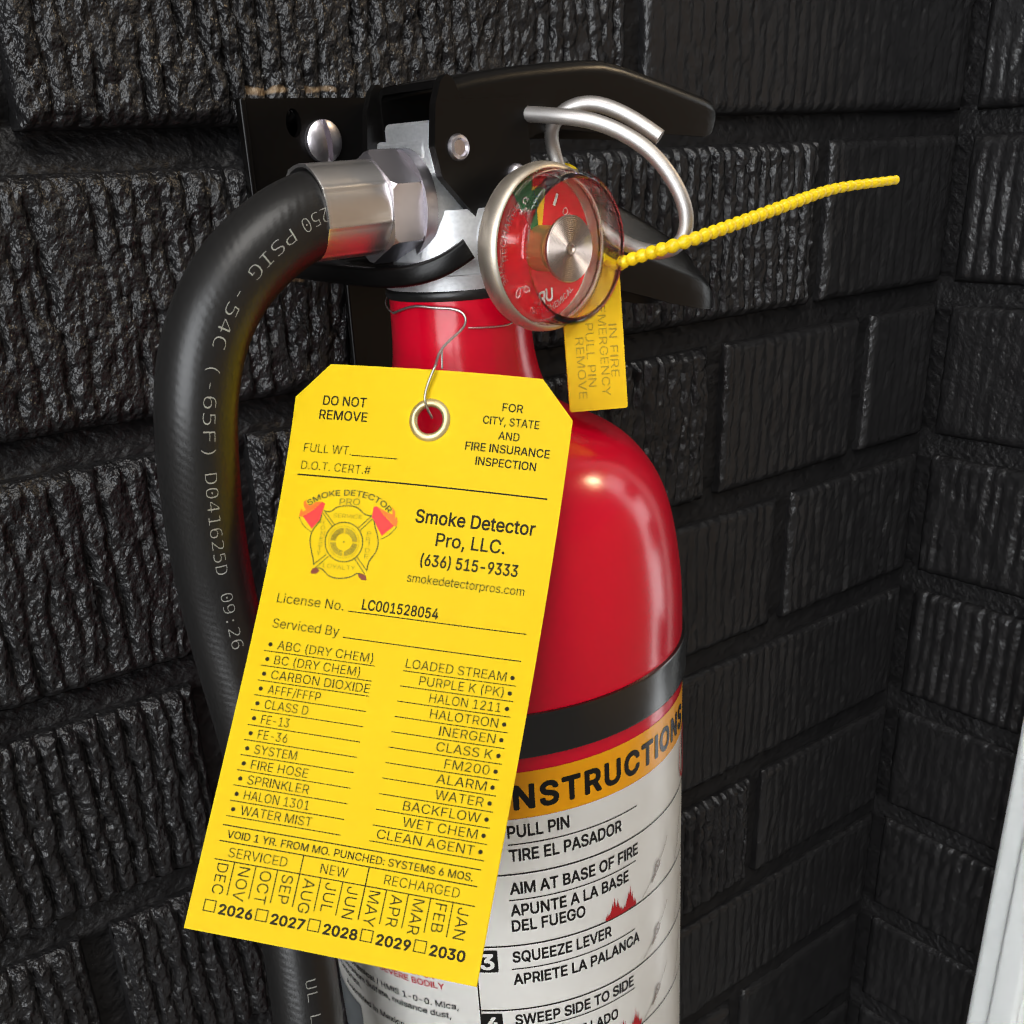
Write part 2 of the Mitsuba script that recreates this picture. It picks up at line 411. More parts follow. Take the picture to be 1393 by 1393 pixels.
for row, heads in HEADS.items():
    top, bot = Z1 - row * P + P - JW / 2, Z1 - row * P + JW / 2     # row 0 lies above joint 1
    z0, h = bot, top - bot
    xs = [-0.245] + heads + [XC - 0.001]
    for i in range(len(xs) - 1):
        a = xs[i] + (JW / 2 if i else 0)
        b = xs[i + 1] - (JW / 2 if i < len(xs) - 2 else 0.001)
        if b - a < 0.02:
            continue
        seed += 1
        near = b > -0.03 and 0 <= row <= 6
        du = (0.00068 if a < 0.2 else 0.0010) if near else 0.003
        st = STYLE.get((row, i), rng.choice(['fine', 'fine', 'rough'] if a > 0.2 else ['comb', 'rough']))
        off = rng.uniform(-0.0006, 0.0006)
        obj('brick', brick_mesh(b - a, h, seed, du, du * 1.15, st, lambda q, a=a, z0=z0, off=off: main_at(q + [a, z0, off]), 1.0 if a < 0.2 else 0.55), 'black_wall_paint', wall, smooth=True)
    start = 0.10 if row % 2 else 0.20
    ys = [0.006] + [start + 0.2 * k + rng.uniform(-0.006, 0.006) for k in range(1)] + [0.112]
    for i in range(len(ys) - 1):
        a, b = ys[i] + (JW / 2 if i else 0), ys[i + 1] - JW / 2
        if b - a < 0.02:
            continue
        seed += 1
        near = i == 0 and -1 <= row <= 8
        du = 0.0013 if near else 0.004
        st = rng.choice(['rough', 'fine', 'comb'])
        obj('brick', brick_mesh(b - a, h, seed, du, du * 1.1, st, lambda q, a=a, z0=z0: side_at(q + [a, z0, -0.0006]), 0.5), 'black_wall_paint', side, smooth=True)

# white door casing on the side wall
trim = thing('door_casing', 'white painted door casing standing on the side wall at the lower right', 'door frame')
obj('board', man(rbox((0.452, -0.118, -0.82), (0.4875, -0.0895, 0.42), 0.004)), 'white_door_paint', trim, smooth=35)
obj('stop_strip', man(rbox((0.4475, -0.1165, -0.82), (0.4535, -0.1020, 0.42), 0.003)), 'white_door_paint', trim, smooth=35)

# ================================================================ fire extinguisher
A0 = V(0.1684, 0.2237 - 0.295, -0.25)
ax = V(-0.020, 0.0117, 1.0)
ax /= np.linalg.norm(ax)
e1 = V(1, 0, 0) - ax[0] * ax
e1 /= np.linalg.norm(e1)
e2 = np.cross(ax, e1)
LM = np.stack([e1, e2, ax], 1)


def W(p):
    """local (x along the wall, y into it, height on the bottle's axis) -> world"""
    return A0 + np.asarray(p, float) @ LM.T


def WM(mesh):
    mesh = mesh if isinstance(mesh, trimesh.Trimesh) else man(mesh)
    return trimesh.Trimesh(W(mesh.vertices), mesh.faces, process=False)


R = 0.0540
ext = thing('fire_extinguisher', 'red fire extinguisher with black hose and levers hanging on the black brick wall', 'fire extinguisher')
prof = [(0, -0.148), (0.036, -0.148), (0.046, -0.150)] + arc(0.046, -0.142, 0.008, -90, 0, 7) + [(R, 0.02), (R, 0.10), (R, 0.136)]
dome = [(0.0538, 0.1437), (0.0530, 0.1525), (0.0510, 0.1640), (0.0483, 0.1718), (0.0448, 0.1775), (0.0405, 0.1822), (0.0362, 0.1853), (0.0318, 0.1876), (0.0272, 0.1898), (0.0236, 0.1922), (0.0208, 0.1955), (0.0190, 0.1995), (0.0178, 0.2045), (0.0172, 0.2100), (0.0169, 0.2190), (0.0169, 0.2205)]
dm = spline([(R, 0.120), (R, 0.134)] + dome, 90)
dm[:, 0] = np.minimum(dm[:, 0], R)
prof = prof[:-2] + [tuple(p) for p in dm if p[1] > 0.11] + [(0.0, 0.2205)]
obj('cylinder', WM(revolve(prof, 192)), 'red_enamel', ext, smooth=40)
obj('gasket', WM(revolve([(0.010, 0.2200), (0.0172, 0.2200), (0.0176, 0.2206), (0.0176, 0.2216), (0.0172, 0.2222), (0.010, 0.2222)], 96)), 'gasket_rubber', ext, smooth=40)

# valve body: collar, waist for the hanger fork, boss for the gauge, upright block
ga = math.radians(3)
gd = V(math.sin(ga), -math.cos(ga), 0)
G0 = V(0.0038, 0.0, 0.2300)
body = m3.Manifold.cylinder(0.0032, 0.0172, 0.0172, 96).translate([0, 0, 0.2221])
body += m3.Manifold.cylinder(0.004, 0.0150, 0.0150, 96).translate([0, 0, 0.2250])
body += m3.Manifold.cylinder(0.0105, 0.0163, 0.0150, 96).translate([0, 0, 0.2284])
body += cyl_between(G0 + V(0, 0, 0.0012), G0 + V(0, 0, 0.0012) + gd * 0.0165, 0.0095, 64)
body += rbox((-0.0106, -0.0095, 0.229), (0.0105, 0.0095, 0.2440), 0.0012)
body += rbox((-0.0108, -0.0097, 0.238), (0.0105, 0.0097, 0.2570), 0.0012)
body += rbox((-0.0112, -0.0065, 0.238), (-0.006, 0.0130, 0.2535), 0.0010)
body += cyl_between(V(0, 0, 0.2403), V(-0.0145, 0, 0.2403), 0.0112, 64)
obj('valve_body', WM(man(body)), 'cast_aluminium', ext, smooth=32)
obj('gauge_washer', WM(man(cyl_between(G0 + gd * 0.0165, G0 + gd * 0.0205, 0.0098, 64))), 'white_plastic', ext, smooth=35)

# hose fitting: hex nut and crimped ferrule
hx = m3.Manifold.cylinder(0.0080, 0.0118, 0.0118, 6) ^ m3.Manifold.batch_hull([m3.Manifold.cylinder(0.0080, 0.0113, 0.0113, 96), m3.Manifold.cylinder(0.0056, 0.01185, 0.01185, 96).translate([0, 0, 0.0012])])
Rx = rot_z_to((-1, 0, 0))
spin = np.array([[math.cos(.42), -math.sin(.42), 0], [math.sin(.42), math.cos(.42), 0], [0, 0, 1]])
nut = hx.transform(np.hstack([Rx @ spin, V(-0.0148, 0, 0.2403)[:, None]]))
nut = nut + cyl_between(V(-0.0150, 0, 0.2403), V(-0.0122, 0, 0.2403), 0.0117, 96)
obj('hose_nut', WM(man(nut)), 'plated_steel', ext, smooth=25)
fa = np.linspace(0, 2 * np.pi, 144, endpoint=False)


def fer_ring(x, r, crimp):
    rr = r + crimp * 0.00026 * np.maximum(0, 1 - np.abs(((fa / (2 * np.pi) * 8 + 0.15) % 1.0) - 0.5) / 0.09) - crimp * 0.00007 * np.cos(fa * 8 + 0.9)
    return np.stack([np.full_like(fa, x), rr * np.cos(fa), 0.2405 + rr * np.sin(fa)], -1)


fer = loft([fer_ring(-0.0225, 0.0088, 0), fer_ring(-0.0226, 0.0096, .3), fer_ring(-0.0235, 0.0098, 1), fer_ring(-0.0300, 0.0098, 1), fer_ring(-0.0375, 0.0098, 1), fer_ring(-0.0385, 0.00985, 1), fer_ring(-0.0388, 0.00975, 1), fer_ring(-0.0387, 0.0091, .5), fer_ring(-0.0360, 0.0087, 0)])
obj('hose_ferrule', WM(fer), 'ferrule_steel', ext, smooth=35)

# hose
HP = [(-0.026, 0, 0.2405), (-0.0340, -0.0003, 0.2406), (-0.0390, -0.0006, 0.2398), (-0.0459, -0.0009, 0.2374), (-0.0583, -0.0004, 0.2290), (-0.0668, 0.0005, 0.2165), (-0.0707, 0.0012, 0.2033), (-0.0719, 0.0025, 0.1912), (-0.0722, 0.0040, 0.1808), (-0.0719, 0.0055, 0.1627),
      (-0.0715, 0.0040, 0.1443), (-0.0712, 0.0005, 0.1254), (-0.0727, -0.0065, 0.0974), (-0.0767, -0.0150, 0.0681), (-0.0797, -0.0200, 0.0500), (-0.0836, -0.0242, 0.0257), (-0.0860, -0.027, -0.01), (-0.0865, -0.028, -0.05)]
hp = W(spline(HP, 260))
HR = 0.00875
ht, hn, hb = frames(hp)
hs = np.concatenate([[0], np.cumsum(np.linalg.norm(np.diff(hp, axis=0), axis=1))])
seg = 48
hose_mesh = tube(hp, HR, seg, caps=False)
huv = np.stack([np.repeat(hs, seg), np.tile(np.linspace(0, 2 * np.pi, seg, endpoint=False), len(hp))], 1)
hose = obj('hose', hose_mesh, 'hose_rubber', ext, smooth=True, uv=huv)


def on_hose(s0, phi):
    """flat (along, across) -> the hose's surface; phi(s): angle of the text's middle line about the hose's axis"""
    def fn(v):
        s = s0 + v[:, 0]
        c = np.stack([np.interp(s, hs, hp[:, k]) for k in range(3)], 1)
        n = np.stack([np.interp(s, hs, hn[:, k]) for k in range(3)], 1)
        b = np.stack([np.interp(s, hs, hb[:, k]) for k in range(3)], 1)
        a = phi(s) - v[:, 1] / HR
        return c + (HR + 0.00012) * (np.cos(a)[:, None] * n + np.sin(a)[:, None] * b)
    return fn


PHI_S, PHI_A = [0.0, 0.02, 0.05, 0.10, 0.16, 0.25, 0.30], [0.10, 0.10, 0.10, 0.12, 0.15, 0.15, 0.15]
phi_fn = lambda s: np.interp(s, PHI_S, PHI_A)
HOSE_FLIP = 1.0
for txt, s0, width in (('250', 0.0131, 0.0062), ('PSIG', 0.0217, 0.0120), ('-54C', 0.0375, 0.0120), ('(-65F)', 0.0535, 0.0170), ('D041625D', 0.0745, 0.0240), ('09:26', 0.1035, 0.0148), ('UL', 0.2050, 0.0055), ('LISTED', 0.214, 0.018)):
    pl, _ = text_polys(txt, 0.0027, width, 'mono', -0.028)
    pl = [affinity.translate(g, 0, -0.00135) for g in pl]
    obj('lettering', polys_mesh(pl, on_hose(s0, phi_fn), 0.0012), 'hose_print', hose)

# ---- levers


def channel(stations, thick=0.0016):
    """stations: list of (x, [(y, h) ...]) open cross-sections, made into a sheet of the given thickness."""
    loops = []
    for x, sec in stations:
        sec = np.array(sec, float)
        ls = LineString(sec)
        t = np.gradient(sec, axis=0)
        t /= np.linalg.norm(t, axis=1, keepdims=True)
        nrm = np.stack([t[:, 1], -t[:, 0]], 1)
        inner = sec + nrm * thick
        loop = np.vstack([sec, inner[::-1]])
        loops.append(np.column_stack([np.full(len(loop), x), loop]))
    S = np.array(loops)
    m = loft(S)
    n = S.shape[1]
    k = n // 2
    caps = []
    for base, flip in ((0, 1), ((len(S) - 1) * n, 0)):
        for i in range(k - 1):
            qd = [base + i, base + i + 1, base + n - 2 - i, base + n - 1 - i]
            caps += [[qd[0], qd[1], qd[2]], [qd[0], qd[2], qd[3]]]
    return trimesh.Trimesh(m.vertices, np.vstack([m.faces, np.array(caps)]), process=False)


def u_section(top, front_low, half, r=0.003, back_low=None, slant=0.0, slant_h=0.0):
    """inverted U from the rear flange's foot over the top to the front flange's foot"""
    back_low = front_low if back_low is None else back_low
    pts = [(half, back_low), (half, (back_low + top - r) / 2)]
    pts += [(half - r + r * math.cos(math.radians(t)), top - r + r * math.sin(math.radians(t))) for t in (0, 30, 60, 90)]
    pts += [(half * 0.3, top), (-half * 0.3, top)]
    pts += [(-half + r + slant - r * math.sin(math.radians(t)), top - r + r * math.cos(math.radians(t))) for t in (0, 30, 60, 90)]
    if slant:
        pts += [(-half + slant * 0.5, top - r - slant_h * 0.5), (-half + 0.0006, top - r - slant_h), (-half, top - r - slant_h - 0.001)]
    pts += [(-half, (front_low + pts[-1][1]) / 2), (-half, front_low)]
    return pts


st = []
for x, top, low, half in [(-0.0090, 0.2630, 0.2500, 0.0120), (0.000, 0.2642, 0.2480, 0.0120), (0.0080, 0.2650, 0.2500, 0.0120), (0.0154, 0.2655, 0.2530, 0.0121), (0.0220, 0.2659, 0.2538, 0.0122), (0.0300, 0.2662, 0.2530, 0.0123), (0.0366, 0.2662, 0.2522, 0.0124), (0.0430, 0.2652, 0.2520, 0.0124),
                          (0.0500, 0.2635, 0.2515, 0.0124), (0.0573, 0.2617, 0.2512, 0.0124), (0.0650, 0.2597, 0.2506, 0.0123), (0.0715, 0.2580, 0.2500, 0.0122), (0.0742, 0.2573, 0.2508, 0.0119), (0.0760, 0.2568, 0.2538, 0.0114), (0.0766, 0.2565, 0.2552, 0.0110)]:
    st.append((x, u_section(top, low, half, 0.0016)))
lever = obj('operating_lever', WM(channel(st, 0.0015)), 'black_enamel', ext, smooth=40)
# side plates of the lever, front and back
plate = Polygon([(-0.0127, 0.2600), (-0.0138, 0.2518), (-0.0125, 0.2458), (0.0016, 0.2312), (0.0085, 0.2305), (0.0125, 0.2370), (0.0125, 0.2480), (0.0120, 0.2605), (-0.0060, 0.2605), (-0.0075, 0.2640), (-0.0092, 0.2655), (-0.0110, 0.2640)]).buffer(-0.0008).buffer(0.0008, quad_segs=4)


def side_plate(y0, y1, poly):
    m = trimesh.creation.extrude_polygon(poly, y1 - y0, engine='earcut')
    v = np.column_stack([m.vertices[:, 0], y0 + m.vertices[:, 2], m.vertices[:, 1]])
    return trimesh.Trimesh(v, m.faces[:, ::-1], process=False)


obj('side_plate', WM(side_plate(-0.0146, -0.0123, plate)), 'black_enamel', lever, smooth=30)
obj('side_plate', WM(side_plate(0.0124, 0.0145, plate)), 'black_enamel', lever, smooth=30)


def dome_head(center, n, r, hgt, seg=48):
    pr = [(r, -0.0006), (r, hgt * 0.25)] + [(r * math.cos(t), hgt * (0.25 + 0.75 * math.sin(t))) for t in np.linspace(0.25, math.pi / 2 - 0.001, 8)] + [(0, hgt)]
    m = revolve(pr, seg)
    return trimesh.Trimesh(np.array(center) + m.vertices @ rot_z_to(n).T, m.faces, process=False)


rp = [(0.0027, -0.0005), (0.0027, 0.0004), (0.0024, 0.0010), (0.0018, 0.0012), (0.0015, 0.0007), (0.0007, 0.0006), (0, 0.0006)]
rv = revolve(rp, 40)
for c in ((-0.0078, -0.0146, 0.2513),):
    obj('rivet', WM(trimesh.Trimesh(np.array(c) + rv.vertices @ rot_z_to((0, -1, 0)).T, rv.faces, process=False)), 'plated_steel', ext, smooth=35)
obj('rivet', WM(dome_head((0.0078, -0.0146, 0.2452), (0, -1, 0), 0.0022, 0.0022)), 'plated_steel', ext, smooth=35)

st = []
for x, top, low, half, sh in [(0.0020, 0.2400, 0.2240, 0.0118, 0.006), (0.0200, 0.2400, 0.2230, 0.0118, 0.009), (0.0350, 0.2390, 0.2180, 0.0120, 0.0115), (0.0430, 0.2368, 0.2158, 0.0120, 0.0120), (0.0508, 0.2332, 0.2135, 0.0122, 0.0112), (0.0595, 0.2288, 0.2108, 0.0124, 0.0098), (0.0660, 0.2254, 0.2092, 0.0124, 0.0085),
                              (0.0710, 0.2226, 0.2080, 0.0122, 0.0072), (0.0750, 0.2196, 0.2074, 0.0115, 0.0058), (0.0780, 0.2165, 0.2072, 0.0100, 0.0042), (0.0798, 0.2132, 0.2076, 0.0078, 0.0026), (0.0806, 0.2110, 0.2082, 0.0060, 0.0012)]:
    st.append((x, u_section(top, low, half, 0.0014, slant=min(0.006, half * 0.6), slant_h=sh * 0.8)))
obj('carry_handle', WM(channel(st, 0.0014)), 'black_enamel', ext, smooth=35)

# ---- pull pin with its ring
RP = [(0.0120, -0.0080, 0.2572), (0.0121, -0.0121, 0.2572), (0.0136, -0.0172, 0.2567), (0.0161, -0.0230, 0.2559), (0.0195, -0.0277, 0.2547), (0.0233, -0.0328, 0.2521), (0.0267, -0.0379, 0.2481), (0.0291, -0.0423, 0.2426), (0.0304, -0.0451, 0.2367), (0.0306, -0.0454, 0.2322), (0.0296, -0.0440, 0.2289), (0.0278, -0.0405, 0.2274),
      (0.0262, -0.0353, 0.2280), (0.0252, -0.0296, 0.2300), (0.0242, -0.0234, 0.2336), (0.0234, -0.0172, 0.2388), (0.0224, -0.0133, 0.2446), (0.0210, -0.0125, 0.2501), (0.0194, -0.0146, 0.2543), (0.0203, -0.0180, 0.2572), (0.0235, -0.0222, 0.2583), (0.0268, -0.0270, 0.2568), (0.0297, -0.0317, 0.2539), (0.0324, -0.0358, 0.2506)]
obj('pull_pin', tube(W(spline(RP, 220)), 0.00165, 20), 'wire_steel', ext, smooth=40)

# ---- pressure gauge
GB = G0 + gd * 0.0262
gx = np.cross(V(0, 0, 1), -gd)
gx /= np.linalg.norm(gx)
gx = -gx if gx[0] < 0 else gx
GR = np.stack([gx, V(0, 0, 1), gd], 1)         # right, up, towards the reader


def GW(v):
    return W(GB + np.asarray(v, float) @ GR.T)


def GWM(m):
    return trimesh.Trimesh(GW(m.vertices), m.faces, process=False)


bez = [(0.006, -0.0062), (0.0120, -0.0058), (0.0153, -0.0045), (0.0171, -0.0022), (0.0177, 0.0002), (0.0175, 0.0020), (0.0168, 0.0030), (0.0163, 0.0031), (0.0160, 0.0026), (0.0158, 0.0012), (0.0157, -0.0010), (0.0156, -0.0026)]
gauge = obj('pressure_gauge', GWM(revolve(bez, 128)), 'brushed_steel', ext, smooth=60)
labels[gauge] = {'label': 'round pressure gauge with red dial and domed clear cover'}
dial = obj('dial', GWM(revolve([(0.0, -0.0012), (0.0157, -0.0012)][::-1], 96)), 'dial_red', gauge)
dz = lambda z: (lambda v: GW(np.column_stack([v, np.full(len(v), z)])))


def wedge(a0, a1, r0, r1):
    return Polygon(arc(0, 0, r1, a0, a1, 10) + arc(0, 0, r0, a1, a0, 10))


obj('green_sector', polys_mesh([wedge(94, 121, 0.0042, 0.0150)], dz(-0.0010), 0.003), 'dial_green', dial)
obj('yellow_sector', polys_mesh([wedge(79, 93.5, 0.0042, 0.0120)], dz(-0.0010), 0.003), 'dial_yellow', dial)


def arc_text(text, r, a_mid, cap, turn=1, bold=0.0, width=None):
    pl, wd = text_polys(text, cap, width, 'sans', bold)

    def fn(v):
        a = math.radians(a_mid) - turn * (v[:, 0] - wd / 2) / r
        rr = r + turn * v[:, 1]
        return dz(-0.0008)(np.stack([rr * np.cos(a), rr * np.sin(a)], 1))
    return polys_mesh(pl, fn, 0.0015)


for args in (('RECHARGE', 0.0098, 155, 0.0016), ('OVERCHARGE', 0.0098, 2, 0.0016), ('DRY CHEMICAL', 0.0137, 285, 0.0014, -1), ('TYPE', 0.0130, 200, 0.0014, -1), ('0', 0.0118, 232, 0.0022, -1, 0.03), ('195', 0.0086, 108, 0.0021, 1, 0.03), ('PSI', 0.0128, 180, 0.0012)):
    obj('lettering', arc_text(*args), 'dial_white', dial)
ru, wd = text_polys('R', 0.0026, None, 'sans', 0.05)
uu, wd2 = text_polys('U', 0.0026, None, 'sans', 0.05)
ru = [affinity.translate(affinity.scale(g, -1, 1, origin=(0, 0)), 0, 0) for g in ru] + [affinity.translate(g, 0.0002, 0.0004) for g in uu]
obj('lettering', polys_mesh([affinity.translate(g, 0.0006, -0.0118) for g in ru], dz(-0.0008), 0.0015), 'dial_white', dial)
obj('tick', polys_mesh([affinity.rotate(sbox(-0.0004, 0.0096, 0.0004, 0.0122), -28, origin=(0, 0))], dz(-0.0008), 0), 'dial_white', dial)
hub = obj('hub', GWM(revolve([(0.0048, -0.0011), (0.0048, 0.0040), (0.0043, 0.0042), (0.0043, 0.0050), (0.0048, 0.0052), (0.0048, 0.0072), (0, 0.0072)], 64)), 'hub_brass', gauge, smooth=30)
dp = [(0.0030, 0.0072), (0.0067, 0.0076), (0.0069, 0.0080), (0.0069, 0.0084)]
r_ = 0.0067
while r_ > 0.0013:
    dp += [(r_, 0.00868), (r_ - 0.00019, 0.00850)]
    r_ -= 0.00038
dp += [(0.0012, 0.0089), (0.0009, 0.0090), (0.0006, 0.0086), (0, 0.0085)]
obj('turned_disc', GWM(revolve(dp, 96)), 'turned_steel', gauge, smooth=30)
cup = [(0.0150, -0.0006), (0.0159, -0.0006), (0.0159, 0.0084), (0.0157, 0.0098), (0.0151, 0.0105), (0.0145, 0.0107), (0.0141, 0.0105), (0.0145, 0.0098), (0.0150, 0.0086), (0.0150, -0.0006)]
cover = obj('clear_cover', GWM(revolve(cup, 128)), 'clear_plastic', gauge, smooth=35)
obj('window', GWM(revolve([(0.01408, 0.0102), (0.010, 0.01045), (0.005, 0.0106), (0.0, 0.0107)], 96)), 'clear_pane', cover, smooth=True)

# ---- printed label wrapped on the cylinder
def on_bottle(off):
    def fn(v):
        th = v[:, 0] / R
        return W(np.column_stack([(R + off) * np.sin(th), -(R + off) * np.cos(th), v[:, 1]]))
    return fn


def sheet(s0, s1, h0, h1, off, n=60):
    s = np.linspace(s0, s1, n)
    v = np.concatenate([np.column_stack([s, np.full(n, h0)]), np.column_stack([s, np.full(n, h1)])])
    j = np.arange(n - 1)
    f = np.vstack([np.stack([j, j + 1, j + 1 + n], 1), np.stack([j, j + 1 + n, j + n], 1)])
    return trimesh.Trimesh(on_bottle(off)(v), f, process=False)


SM = True
strap = revolve([(R - 0.0004, 0.1205), (R + 0.0008, 0.1206), (R + 0.0010, 0.1210), (R + 0.0010, 0.1313), (R + 0.0008, 0.1318), (R - 0.0004, 0.1319)], 192)
obj('black_band', WM(strap), 'label_strap', ext, smooth=40)
lab = obj('label', sheet(-0.125, 0.125, -0.120, 0.1035, 0.00012, 160), 'label_white', ext, smooth=True)
obj('yellow_header', sheet(-0.060, 0.075, 0.1036, 0.1165, 0.00014, 100), 'label_yellow', lab, smooth=True)
C = on_bottle(0.00030)
LINES = [(96.3, -32.2, 4.8, .32), (87.4, -42.6, 62, .42), (79.5, -33, 4.1, .32), (65.0, -42.6, 62, .42), (57.3, -33.6, 3.5, .32), (43.5, -42.6, 62, .42), (36.8, -34, 3.1, .32), (21.5, -42.6, 62, .42)]
for h, s0, s1, t in LINES:
    obj('rule', sheet(s0 / 1e3, s1 / 1e3, (h - t / 2) / 1e3, (h + t / 2) / 1e3, 0.00030, 40), 'label_black', lab, smooth=True)
obj('rule', sheet(-0.0431, -0.0427, -0.12, 0.1035, 0.00030, 3), 'label_black', lab, smooth=True)


def lab_text(text, s0, h, cap, s1=None, ink='label_black', bold=0.03, right=False, track=0.0):
    pl, wd = text_polys(text, cap / 1e3, None if s1 is None or right else (s1 - s0) / 1e3, 'sans', bold, track)
    dx = (s1 / 1e3 - wd) if right else s0 / 1e3
    obj('lettering', polys_mesh([affinity.translate(g, dx, h / 1e3) for g in pl], C, 0.0025), ink, lab)


lab_text('INSTRUCTIONS', -33.0, 106.5, 6.2, 34.0, bold=0.06, track=0.12)
for text, s0, h, s1 in (('PULL PIN', -32.2, 98.4, -16.4), ('TIRE EL PASADOR', -32.2, 91.4, -0.9), ('AIM AT BASE OF FIRE', -32.6, 81.4, 5.0), ('APUNTE A LA BASE', -32.8, 74.6, 1.3), ('DEL FUEGO', -32.8, 69.7, -13.0), ('SQUEEZE LEVER', -33.2, 59.6, -5.1),
                        ('APRIETE LA PALANCA', -33.4, 52.2, 5.2), ('SWEEP SIDE TO SIDE', -33.8, 38.2, 2.6), ('DE LADO', -18.2, 30.0, -3.5)):
    lab_text(text, s0, h, 3.35, s1, bold=0.042)
for num, h0 in (('2', 79.2), ('3', 56.6), ('4', 35.1)):
    bx = sbox(-0.0427, h0 / 1e3, -0.0371, (h0 + 7.3) / 1e3).buffer(-0.0005).buffer(0.0005)
    obj('number_box', polys_mesh([bx], on_bottle(0.00028), 0.003), 'label_black', lab)
    pl, wd = text_polys(num, 0.0048, None, 'sans', 0.05)
    obj('number', polys_mesh([affinity.translate(g, -0.0399 - wd / 2, h0 / 1e3 + 0.00125) for g in pl], on_bottle(0.00044), 0.0025), 'label_white', lab)
for text, h, cap, s1, ink in (('THIS UNIT, USED IMPROPERLY OR', 52.6, 1.7, -55, 'label_red'), ('MAY CAUSE SEVERE BODILY', 49.6, 2.0, -52.3, 'label_red'), ('INJURY OR DAMAGE.', 46.3, 2.0, -84, 'label_red'), ('ABC Dry Chemical / HMIS 1-0-0. Mica,', 43.2, 2.0, -48.8, 'label_black'),
                              ('Ammonium Sulfate, nuisance dust,', 39.7, 2.0, -51.2, 'label_black'), ('calcium carbonate.', 36.2, 2.0, -84, 'label_black'), ('Assembled in Mexico', 31.6, 2.0, -66.5, 'label_black')):
    lab_text(text, 0, h, cap, s1, ink, 0.02, right=True)
obj('grey_panel', sheet(-0.118, -0.086, 0.006, 0.0285, 0.00030, 30), 'label_grey', lab, smooth=True)


def flame(s, h, w, hg, seed):
    r = np.random.default_rng(seed)
    out = []
    for k in range(22):
        x = (k + 0.5) / 22
        env = 0.26 + 0.68 * max(math.exp(-((x - 0.30) / 0.13) ** 2), 1.08 * math.exp(-((x - 0.78) / 0.12) ** 2))
        t = env * r.uniform(0.78, 1.12)
        b = t * r.uniform(0.0, 0.18)
        wd, lean = r.uniform(0.045, 0.075), r.uniform(-0.03, 0.05)
        pts = [(x - wd * 0.45, b), (x - wd * 0.55, b + (t - b) * 0.35), (x - wd * 0.1 + lean * 0.5, b + (t - b) * 0.7), (x + lean, t), (x + wd * 0.35 + lean * 0.5, b + (t - b) * 0.6), (x + wd * 0.55, b + (t - b) * 0.3), (x + wd * 0.4, b)]
        out.append(Polygon([((s + a * w) / 1e3, (h + c * hg) / 1e3) for a, c in pts]).buffer(0))
    out.append(Polygon([((s + a * w) / 1e3, (h + c * hg) / 1e3) for a, c in ((0.0, 0), (0.16, 0.10), (0.34, 0.16), (0.5, 0.08), (0.72, 0.14), (0.92, 0.18), (1, 0.04), (0.75, 0.02), (0.5, 0.0))]))
    return unary_union(out)


for s, h in ((-6.9, 65.3), (-5.2, 21.9)):
    obj('flame_pictogram', polys_mesh([flame(s, h, 10.6, 7.6, int(h))], on_bottle(0.00046), 0.002), 'label_red', lab)
# faint line drawings of a hand and nozzle in each step, towards the right edge
for h in (65.5, 44.0, 22.0):
    q = h / 1e3
    strokes = [LineString([(.0066, q + .0006), (.0100, q + .0034), (.0118, q + .0044)]).buffer(0.00010), LineString([(.0112, q + .0034), (.0120, q + .0046), (.0126, q + .0044)]).buffer(0.0005), affinity.scale(Point(.0132, q + .0062).buffer(0.0010), 1, 1.2).difference(Point(.0132, q + .0062).buffer(0.0006)),
               LineString([(.0124, q + .0052), (.0130, q + .0078), (.0142, q + .0086)]).buffer(0.0003), LineString([(.0138, q + .0056), (.0150, q + .0066), (.0150, q + .0078)]).buffer(0.00028), LineString([(.0155, q + .0084), (.0180, q + .0108), (.0196, q + .0132)]).buffer(0.00012)]
    obj('hand_pictogram', polys_mesh(strokes, on_bottle(0.00044), 0.002), 'label_pictogram', lab)
    hose_line = LineString([(.026, q + .002), (.0285, q + .006), (.0300, q + .011), (.033, q + .015)])
    obj('hose_pictogram', polys_mesh([hose_line.buffer(0.00055).difference(hose_line.buffer(0.00035))], on_bottle(0.00044), 0.002), 'label_pictogram', lab)
obj('round_pictogram', polys_mesh([affinity.scale(Point(0.0365, 0.0965).buffer(0.0062), 1.0, 1.25).difference(affinity.scale(Point(0.0365, 0.0965).buffer(0.0055), 1.0, 1.25)), LineString([(.0365, .091), (.0385, .103)]).buffer(.0016)], on_bottle(0.00044), 0.002), 'label_red', lab)

# ================================================================ hanger bracket on the wall
br = thing('wall_bracket', 'black metal hanger bracket screwed to the brick wall, its fork holding the extinguisher valve', 'bracket')


def zc(w_):
    return w_[2]


bp = sbox(0.1446, -0.0090, 0.1885, 0.0148).buffer(-0.0012).buffer(0.0012)
hole = affinity.scale(Point(0.1592, 0.0090).buffer(0.0030), 0.75, 1.15)
bp = bp.difference(hole)
m = trimesh.creation.extrude_polygon(bp, 0.0022, engine='earcut')
plate_v = np.column_stack([m.vertices[:, 0], -0.0052 + m.vertices[:, 2] - 0.0, m.vertices[:, 1]])
obj('back_plate', trimesh.Trimesh(plate_v, m.faces[:, ::-1], process=False), 'black_enamel', br, smooth=30)
obj('back_plate_flange', man(rbox((0.1440, -0.0062, -0.0092), (0.1458, -0.0030, 0.0150), 0.0006)), 'black_enamel', br, smooth=35)
arm = man(rbox((0.1815, -0.0300, -0.0090), (0.1833, -0.0052, 0.0138), 0.0008))
obj('side_wing', arm, 'black_enamel', br, smooth=35)
obj('side_wing', man(rbox((0.1868, -0.0300, -0.0090), (0.1886, -0.0052, 0.0142), 0.0008)), 'black_enamel', br, smooth=35)


